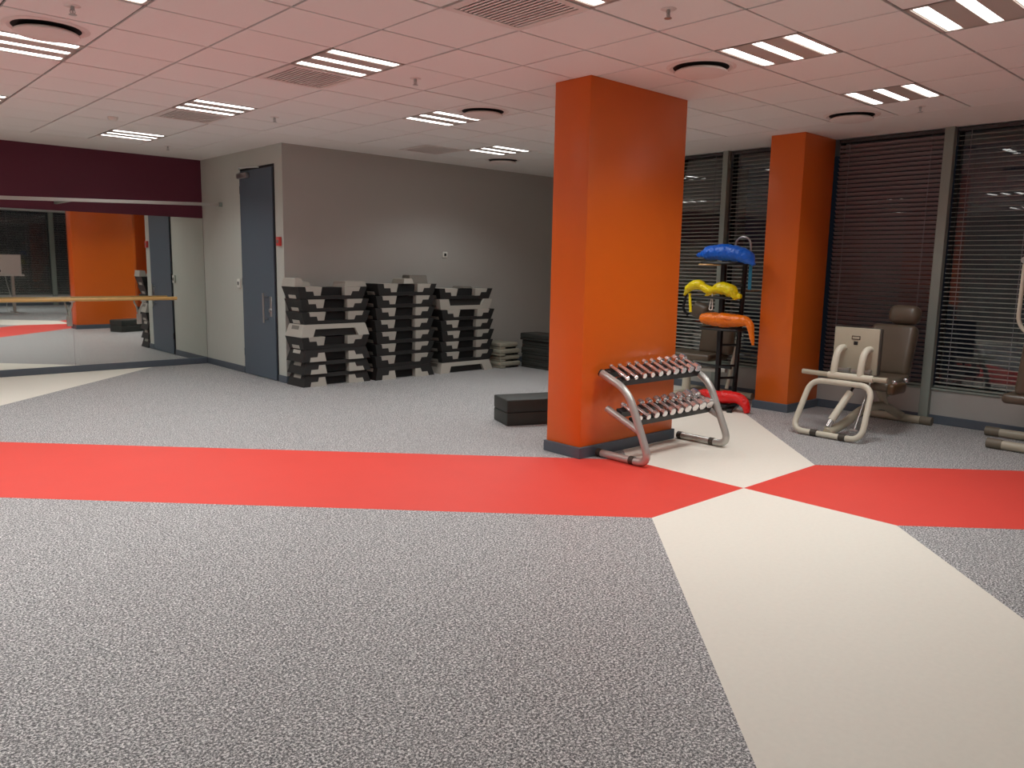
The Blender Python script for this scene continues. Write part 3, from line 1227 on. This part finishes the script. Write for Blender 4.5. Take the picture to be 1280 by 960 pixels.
DB = {}


def dumbbell_mesh(size):
    if size in DB:
        return DB[size]
    k = 0.019 + 0.0020 * size           # head radius
    L = 0.235
    hl = 0.022 + 0.0042 * size
    h = MB()
    h.tube([(0, -L / 2 + hl, 0), (0, -L / 2 + hl + 0.01, 0), (0, -0.02, 0), (0, 0.02, 0), (0, L / 2 - hl - 0.01, 0), (0, L / 2 - hl, 0)], [0.013, 0.015, 0.018, 0.018, 0.015, 0.013], 12)
    hm = h.mesh('handle', M['chrome'])
    hs = []
    for s in (-1, 1):
        q = MB()
        y0, y1 = s * (L / 2 - hl), s * L / 2
        q.tube([(0, y0, 0), (0, y0 + s * 0.004, 0), (0, y1 - s * 0.005, 0), (0, y1, 0)], [k * 0.8, k, k, k * 0.86], 8)
        hs.append(q.mesh('head', M['chrome'], 25))
    DB[size] = (hm, hs, k)
    return DB[size]


NTH = ['first', 'second', 'third', 'fourth', 'fifth', 'sixth', 'seventh', 'eighth', 'ninth', 'tenth']
for up in (True, False):
    for k in range(10):
        size = (k // 2) * 2 + (0 if up else 3)
        hm, hs, kr = dumbbell_mesh(size)
        x = RX0 + 0.078 + (RX1 - RX0 - 0.15) * k / 9
        p = tray_pt(x, 0.13, kr * 0.93 + 0.001, up)
        t = thing('dumbbell', 'chrome dumbbell, %s from the left on the %s tray of the rack' % (NTH[k], 'upper' if up else 'lower'), 'dumbbell', p, (SLOPE, PI / 8, 0), 'chrome dumbbells on the rack')
        link('handle', hm, t)
        for q in hs:
            link('head', q, t)

# ---- leg press machine


def pad(m, c, size, bev, mtx):
    m.box([-s / 2 for s in size], [s / 2 for s in size], bev, 4, Matrix.Translation(c) @ mtx)


lp = thing('leg_press_machine', 'cream framed hydraulic leg press with brown seat in front of the blind', 'exercise machine', (7.0, 3.25, 0))
m = MB()
loop = fillet([(-0.03, 0.36, 0.032), (0.17, 0.30, 0.50), (0.17, -0.28, 0.50), (-0.03, -0.30, 0.032)], 0.12, 8, True)
m.tube(loop, 0.027, 14, closed=True)
lf = m.build('front_loop', 'cream_metal', lp)
for y in (0.14, -0.13):
    m = MB()
    m.tube([(-0.03, y + 0.03, 0.033), (-0.03, y - 0.03, 0.033)], 0.032, 14)
    m.build('rubber_foot', 'rubber', lf)
m = MB()
m.tube([(0.22, 0.16, 0.56), (0.22, -0.26, 0.56)], 0.033, 16)
m.build('cross_tube', 'cream_metal', lp)
for y0, y1 in ((0.16, 0.42), (-0.26, -0.385)):
    m = MB()
    m.tube([(0.22, y0, 0.56), (0.22, y1, 0.565)], 0.024, 14)
    m.build('grip', 'greige', lp)
for y in (0.115, -0.135):
    m = MB()
    m.tube(spline([(0.22, y, 0.56), (0.232, y, 0.66), (0.265, y, 0.755), (0.325, y, 0.805), (0.397, y, 0.812)], 6), 0.032, 14)
    m.build('push_arm', 'cream_metal', lp)
m = MB()
m.box((0.395, -0.21, 0.575), (0.415, 0.215, 1.005), 0.008, 2)
pl = m.build('foot_plate', 'greige', lp)
m = MB()
m.box((0.415, -0.225, 0.57), (0.455, 0.23, 1.012), 0.018, 3)
m.build('plate_backing', 'rubber', lp)
m = MB()
m.box((0.391, -0.035, 0.895), (0.395, 0.045, 0.93), 0.001, 1)
m.build('label_plate', 'black', pl)
m = MB()
m.box((0.389, -0.028, 0.902), (0.391, 0.038, 0.923))
m.build('label_face', 'greige', pl)
m = MB()
m.box((0.391, -0.015, 0.845), (0.395, 0.022, 0.878), 0.001, 1)
m.build('label_mark', 'black', pl)
for y in (0.10, -0.1):
    m = MB()
    m.cyl((0.36, y + 0.11, 0.60), (0.36, y - 0.05, 0.605), 0.016, 12)
    m.cyl((0.36, y - 0.05, 0.605), (0.36, y - 0.075, 0.605), 0.024, 12)
    m.build('adjuster', 'steel', lp)
# main beam, upright, rear foot
m = MB()
m.tube(spline([(-0.02, 0.02, 0.05), (0.25, 0.0, 0.10), (0.60, -0.03, 0.21), (0.95, -0.06, 0.215), (1.20, -0.07, 0.14), (1.43, -0.07, 0.06)], 6), 0.042, 14)
m.build('main_beam', 'greige', lp)
m = MB()
m.tube(spline([(1.02, -0.06, 0.2), (0.93, -0.06, 0.32), (0.80, -0.06, 0.46)], 6), 0.04, 14)
m.build('seat_post', 'greige', lp)
m = MB()
m.tube([(1.43, -0.32, 0.042), (1.43, 0.30, 0.042)], 0.041, 16)
rf = m.build('rear_foot', 'greige', lp)
for y in (-0.32, 0.30):
    m = MB()
    m.tube([(1.43, y - 0.055, 0.0435), (1.43, y + 0.055, 0.0435)], 0.0432, 16)
    m.build('rubber_foot', 'foot_cap', rf)
# hydraulic cylinder and damper rod
m = MB()
m.cyl((0.05, 0.02, 0.16), (0.22, -0.06, 0.42), 0.034, 16)
cy = m.build('hydraulic_cylinder', 'cream_metal', lp)
m = MB()
m.cyl((0.02, 0.035, 0.10), (0.05, 0.02, 0.16), 0.026, 16)
m.build('cylinder_joint', 'chrome', cy)
m = MB()
m.cyl((0.22, -0.06, 0.42), (0.27, -0.085, 0.50), 0.012, 12)
m.build('piston', 'black_metal', cy)
m = MB()
m.cyl((0.02, 0.035, 0.04), (0.02, 0.035, 0.10), 0.03, 12)
m.build('cylinder_foot', 'greige', cy)
m = MB()
m.tube([(0.12, -0.17, 0.09), (0.34, -0.19, 0.53)], 0.010, 10)
rd = m.build('guide_rod', 'steel', lp)
m = MB()
m.cyl((0.12, -0.13, 0.08), (0.12, -0.20, 0.08), 0.018, 12)
m.build('rod_pivot', 'steel', rd)
# upholstery
m = MB()
pad(m, (0.80, -0.06, 0.475), (0.50, 0.42, 0.09), 0.035, Matrix.Rotation(R(-6), 4, 'Y'))
m.build('seat', 'brown_pad', lp)
m = MB()
m.box((0.50, -0.34, 0.39), (0.80, -0.265, 0.495), 0.03, 3)
m.build('side_cover', 'seat_brown', lp)
for x in (0.60, 0.86):
    m = MB()
    m.lathe([(0, 0.0), (0.022, 0.0), (0.026, 0.02), (0.018, 0.035), (0, 0.038)], 14, Matrix.Translation((x, -0.30, 0.488)))
    m.build('knob', 'chrome', lp)
tb = Matrix.Rotation(R(17), 4, 'Y')
m = MB()
pad(m, (1.12, -0.035, 0.755), (0.15, 0.43, 0.52), 0.05, tb)
m.build('backrest', 'brown_pad', lp)
m = MB()
pad(m, (1.21, -0.105, 1.11), (0.17, 0.29, 0.19), 0.07, tb)
m.build('headrest', 'brown_pad', lp)
m = MB()
m.tube([(1.03, -0.06, 0.30), (1.20, -0.06, 0.78), (1.28, -0.06, 1.12)], 0.025, 12)
m.build('back_post', 'greige', lp)

# ---- machine at the right edge
ms = thing('chest_press_machine', 'exercise machine with brown seat cut by the right edge of the picture', 'exercise machine', (8.05, 2.0, 0))
for x, y0, lab in ((0.33, 0.36, 'back'), (-0.27, 0.17, 'front')):
    m = MB()
    m.tube([(x, y0, 0.043), (x - 0.02, y0 - 0.95, 0.043)], 0.040, 16)
    f = m.build('foot_bar', 'greige', ms)
    m = MB()
    m.tube([(x, y0 + 0.012, 0.0445), (x - 0.002, y0 - 0.11, 0.0445)], 0.0442, 16)
    m.build('rubber_foot', 'foot_cap', f)
m = MB()
m.tube([(0.32, -0.14, 0.045), (-0.27, -0.14, 0.045)], 0.038, 14)
m.build('base_beam', 'greige', ms)
m = MB()
m.box((-0.06, -0.20, 0.06), (0.06, -0.10, 0.44), 0.012, 2)
m.build('seat_post', 'cream_metal', ms)
m = MB()
m.box((-0.22, -0.42, 0.40), (0.24, 0.13, 0.49), 0.04, 4)
m.build('seat', 'brown_pad', ms)
m = MB()
pad(m, (0.02, -0.03, 0.78), (0.44, 0.11, 0.60), 0.045, Matrix.Rotation(R(4), 4, 'X'))
m.build('backrest', 'brown_pad', ms)
m = MB()
m.tube(fillet([(0.0, -0.14, 0.09), (0.0, -0.14, 0.5), (0.0, -0.22, 1.75)], 0.1, 6), 0.035, 14)
m.build('back_post', 'cream_metal', ms)
m = MB()
m.tube(fillet([(0.0, -0.28, 1.62), (0.0, 0.115, 1.66), (0.02, 0.125, 1.12), (0.02, 0.06, 1.02), (0.02, -0.22, 1.00)], 0.07, 6), 0.018, 12)
m.build('handle_arm', 'cream_metal', ms)
m = MB()
m.cyl((-0.02, 0.115, 1.655), (0.06, 0.115, 1.655), 0.03, 14)
m.build('pivot', 'steel', ms)

# ---- machine between the pillar and the column, behind the bag rack
mb = thing('rowing_seat_machine', 'brown padded exercise machine behind the bag rack by the windows', 'exercise machine', (8.1, 5.45, 0))
m = MB()
m.tube([(0.25, 0.38, 0.042), (0.25, -0.60, 0.042)], 0.040, 14)
m.build('foot_bar', 'greige', mb)
m = MB()
m.tube([(-0.35, 0.36, 0.042), (-0.35, -0.05, 0.042)], 0.040, 14)
m.build('foot_bar', 'greige', mb)
m = MB()
m.tube([(0.25, 0.1, 0.045), (-0.35, 0.1, 0.045)], 0.036, 14)
m.build('base_beam', 'greige', mb)
m = MB()
m.tube([(-0.10, 0.1, 0.05), (-0.08, 0.1, 0.48)], 0.05, 14)
m.build('seat_post', 'cream_metal', mb)
m = MB()
m.box((-0.25, -0.30, 0.455), (0.18, 0.42, 0.54), 0.035, 4)
m.build('seat', 'brown_pad', mb)
m = MB()
pad(m, (0.12, -0.17, 0.77), (0.12, 0.44, 0.50), 0.045, Matrix.Rotation(R(8), 4, 'Y'))
m.build('backrest', 'brown_pad', mb)
m = MB()
pad(m, (0.16, 0.12, 1.02), (0.13, 0.24, 0.20), 0.06, Matrix.Rotation(R(8), 4, 'Y') @ Matrix.Rotation(R(18), 4, 'X'))
m.build('headrest', 'brown_pad', mb)
m = MB()
m.tube([(0.10, -0.34, 0.12), (0.16, -0.46, 0.95)], 0.022, 12)
m.build('back_strut', 'cream_metal', mb)
m = MB()
m.tube(spline([(0.1, 0.26, 0.96), (0.08, 0.32, 1.05), (0.06, 0.26, 1.25)], 5), 0.016, 10)
m.build('handle', 'black_metal', mb)
m = MB()
m.tube([(-0.1, 0.3, 0.33), (-0.06, -0.42, 0.36)], 0.03, 12)
m.build('seat_rail', 'silver', mb)

# ---- bag rack
bg = thing('bag_rack', 'tall black metal rack holding coloured exercise bags', 'rack', (7.82, 4.90, 0))
P1 = (-0.06, 0.06)
m = MB()
m.box((P1[0] - 0.025, P1[1] - 0.025, 0.02), (P1[0] + 0.025, P1[1] + 0.025, 1.60), 0.004, 1)
m.build('post', 'black_metal', bg)
m = MB()
m.tube([(0.17, -0.02, 0.02), (0.07, -0.13, 1.60)], 0.028, 8)
m.build('post', 'black_metal', bg)
for z in (0.30, 0.44, 0.68, 0.9, 1.13, 1.35):
    k = z / 1.6
    m = MB()
    m.tube([(P1[0], P1[1], z), (0.17 - 0.10 * k, -0.02 - 0.11 * k, z)], 0.014, 8)
    m.build('rung', 'black_metal', bg)
m = MB()
m.tube([(P1[0] + 0.02, 0.36, 0.435), (P1[0] - 0.02, -0.12, 0.435)], 0.016, 8)
m.build('crossbar', 'black_metal', bg)
for (z, a, b) in ((1.595, 0.30, -0.16), (1.215, 0.40, -0.12), (0.865, 0.26, -0.22)):
    m = MB()
    m.tube(fillet([(0.08, a, z), (-0.20, a, z), (-0.20, b, z), (0.08, b, z)], 0.08, 5, True), 0.014, 8, closed=True)
    m.box((-0.06, -0.12, z - 0.012), (0.09, 0.07, z + 0.010), 0.003, 1)
    m.build('cradle', 'black_metal', bg)
for (x0, y0, x1, y1) in ((-0.42, 0.16, 0.22, 0.02), (-0.42, -0.34, 0.22, -0.06)):
    m = MB()
    m.box((-0.02, -0.03, 0.0), (math.hypot(x1 - x0, y1 - y0), 0.03, 0.035), 0.006, 1, Matrix.Translation((x0, y0, 0)) @ Matrix.Rotation(math.atan2(y1 - y0, x1 - x0), 4, 'Z'))
    m.build('base_foot', 'black_metal', bg)
m = MB()
m.box((-0.40, -0.28, 0.036), (-0.16, 0.2, 0.07), 0.005, 1)
m.build('base_shelf', 'black_metal', bg)
m = MB()
m.tube(spline([(0.03, -0.02, 1.60), (0.05, -0.01, 1.82), (0.05, -0.09, 1.885), (0.05, -0.18, 1.84), (0.05, -0.20, 1.66)], 6), 0.012, 10)
m.build('top_hoop', 'steel', bg)
m = MB()
m.lathe([(0.0, 0.0), (0.12, 0.0), (0.125, 0.008), (0.12, 0.016), (0.0, 0.016)], 24, Matrix.Translation((-0.13, 0.20, 1.568)))
m.build('cradle_disc', 'wood', bg)


def bag(m, pts, rads, squash=(1, 1), n=5, wob=0.10, seed=1):
    rnd = random.Random(seed)
    P = spline(pts, n)
    k = len(pts) - 1
    rr = []
    for i in range(len(P)):
        t = i / n
        a = min(int(t), k - 1)
        f = t - a
        f = f * f * (3 - 2 * f)
        rr.append((rads[a] * (1 - f) + rads[a + 1] * f) * (1 + rnd.uniform(-wob, wob)))
    m.tube(P, rr, 18, squash=squash)
    return m


# blue crescent bag
t = thing('crescent_bag', 'blue crescent exercise bag on top of the black rack', 'exercise bag', (7.72, 4.92, 1.61), group='coloured bags on the black rack')
m = MB()
bag(m, [(0, 0.33, 0.07), (0, 0.28, 0.085), (0, 0.20, 0.095), (0, 0.02, 0.105), (0, -0.16, 0.085), (0, -0.28, 0.045), (0, -0.355, -0.03)],
    [0.015, 0.05, 0.083, 0.09, 0.085, 0.07, 0.02], (1.0, 1.15), 6, 0.06, 3)
m.build('body', 'blue_bag', t)
m = MB()
bag(m, [(0, 0.32, 0.07), (0, 0.345, 0.075), (0, 0.375, 0.07)], [0.02, 0.03, 0.012], n=4, wob=0.02)
m.build('tip', 'blue_bag', t)
m = MB()
m.box((0.0, -0.335, -0.30), (0.012, -0.295, 0.02), 0.003, 1)
m.build('strap', 'cyan_strap', t)
# yellow bag: limp, in three lobes
t = thing('crescent_bag', 'yellow limp exercise bag draped over the second cradle', 'exercise bag', (7.72, 5.02, 1.235), group='coloured bags on the black rack')
m = MB()
bag(m, [(0, 0.42, -0.01), (0, 0.35, 0.08), (0, 0.24, 0.115), (0, 0.15, 0.08), (0, 0.07, 0.05), (0, 0.0, 0.055)], [0.012, 0.045, 0.058, 0.045, 0.05, 0.04], (1, 1.3), 6, 0.06, 5)
m.build('body', 'yellow_bag', t)
m = MB()
bag(m, [(-0.02, 0.12, -0.01), (-0.02, 0.02, 0.055), (-0.02, -0.08, 0.085), (-0.01, -0.19, 0.06), (0, -0.25, -0.01), (0, -0.262, -0.035)], [0.012, 0.045, 0.07, 0.072, 0.05, 0.02], (1, 1.2), 6, 0.06, 8)
m.build('front_lobe', 'yellow_bag', t)
m = MB()
bag(m, [(0, -0.25, 0.0), (0, -0.285, 0.005), (0, -0.32, 0.0)], [0.015, 0.032, 0.026], n=4, wob=0.02)
m.build('tip', 'yellow_bag', t)
m = MB()
m.box((-0.006, 0.325, -0.17), (0.006, 0.36, 0.05), 0.003, 1, Matrix.Rotation(R(-6), 4, 'X'))
m.build('strap', 'yellow_bag', t)
m = MB()
m.tube(fillet([(-0.07, -0.005, 0.03), (-0.085, 0.022, -0.16), (-0.085, -0.022, -0.16)], 0.03, 5, True), 0.006, 8, closed=True)
m.build('loop', 'white_plastic', t)
# orange bag
t = thing('crescent_bag', 'orange exercise bag with drooping tail on the third cradle', 'exercise bag', (7.72, 4.90, 0.885), group='coloured bags on the black rack')
m = MB()
bag(m, [(0, 0.31, 0.075), (0, 0.26, 0.085), (0, 0.15, 0.085), (0, -0.03, 0.08), (0, -0.18, 0.085), (0, -0.27, 0.085), (0, -0.33, 0.05), (0, -0.36, -0.06), (0, -0.385, -0.17)],
    [0.02, 0.06, 0.075, 0.078, 0.07, 0.055, 0.04, 0.03, 0.014], (1.0, 1.1), 6, 0.06, 11)
m.build('body', 'orange_bag', t)
m = MB()
m.tube([(-0.076, 0.04, 0.10), (-0.085, -0.05, 0.105), (-0.076, -0.14, 0.10)], 0.008, 8)
m.build('handle', 'orange_bag', t)
# red bag
t = thing('crescent_bag', 'red exercise bag on the base of the rack, tail hanging to the floor', 'exercise bag', (7.50, 4.72, 0.07), group='coloured bags on the black rack')
m = MB()
bag(m, [(0.02, 0.32, 0.09), (0.02, 0.24, 0.085), (0, 0.10, 0.07), (0, -0.05, 0.075), (0, -0.16, 0.085), (0, -0.24, 0.065), (0, -0.295, 0.01), (0, -0.315, -0.062)],
    [0.015, 0.04, 0.062, 0.07, 0.062, 0.055, 0.045, 0.03], (1.0, 1.15), 6, 0.07, 15)
m.build('body', 'red_bag', t)
m = MB()
m.tube([(-0.066, 0.02, 0.09), (-0.075, -0.06, 0.10), (-0.066, -0.14, 0.10)], 0.008, 8)
m.build('handle', 'red_bag', t)

# ---- reception desk seen in the mirror
dk = thing('standing_desk', 'high desk with column leg, reflected at the left edge of the mirror', 'desk', (4.55, -2.1, 0))
m = MB()
m.box((-0.75, -0.35, 1.0), (0.35, 0.35, 1.04), 0.004, 1)
m.build('desk_top', 'white_paint', dk, 30)
for x in (-0.65, 0.12):
    m = MB()
    m.box((x - 0.035, -0.05, 0.03), (x + 0.035, 0.05, 1.0), 0.004, 1)
    m.build('leg', 'silver', dk, 30)
    m = MB()
    m.box((x - 0.04, -0.33, 0.0), (x + 0.04, 0.33, 0.035), 0.006, 1)
    m.build('foot', 'silver', dk, 30)
pn = thing('white_panel', 'white upright panel with two black holes on the reflected desk', 'panel', (4.55, -1.95, 1.04))
m = MB()
m.box((-0.30, -0.02, 0.0), (0.32, 0.02, 0.54), 0.006, 1)
m.build('board', 'white_paint', pn, 30)
for z in (0.10, 0.44):
    m = MB()
    m.cyl((-0.20, 0.019, z), (-0.20, 0.022, z), 0.035, 16)
    m.build('hole', 'black', pn)
m = MB()
m.tube(spline([(4.42, -1.90, 1.0475), (4.43, -1.78, 1.049), (4.44, -1.725, 1.0), (4.46, -1.70, 0.8), (4.52, -1.70, 0.45), (4.42, -1.70, 0.25), (4.45, -1.70, 0.05), (4.50, -1.69, 0.007), (4.60, -1.69, 0.007), (4.75, -1.71, 0.007)], 6), 0.006, 8)
tag(m.build('power_cable', 'white_plastic', None), 'white power cable hanging from the reflected desk', 'cable')
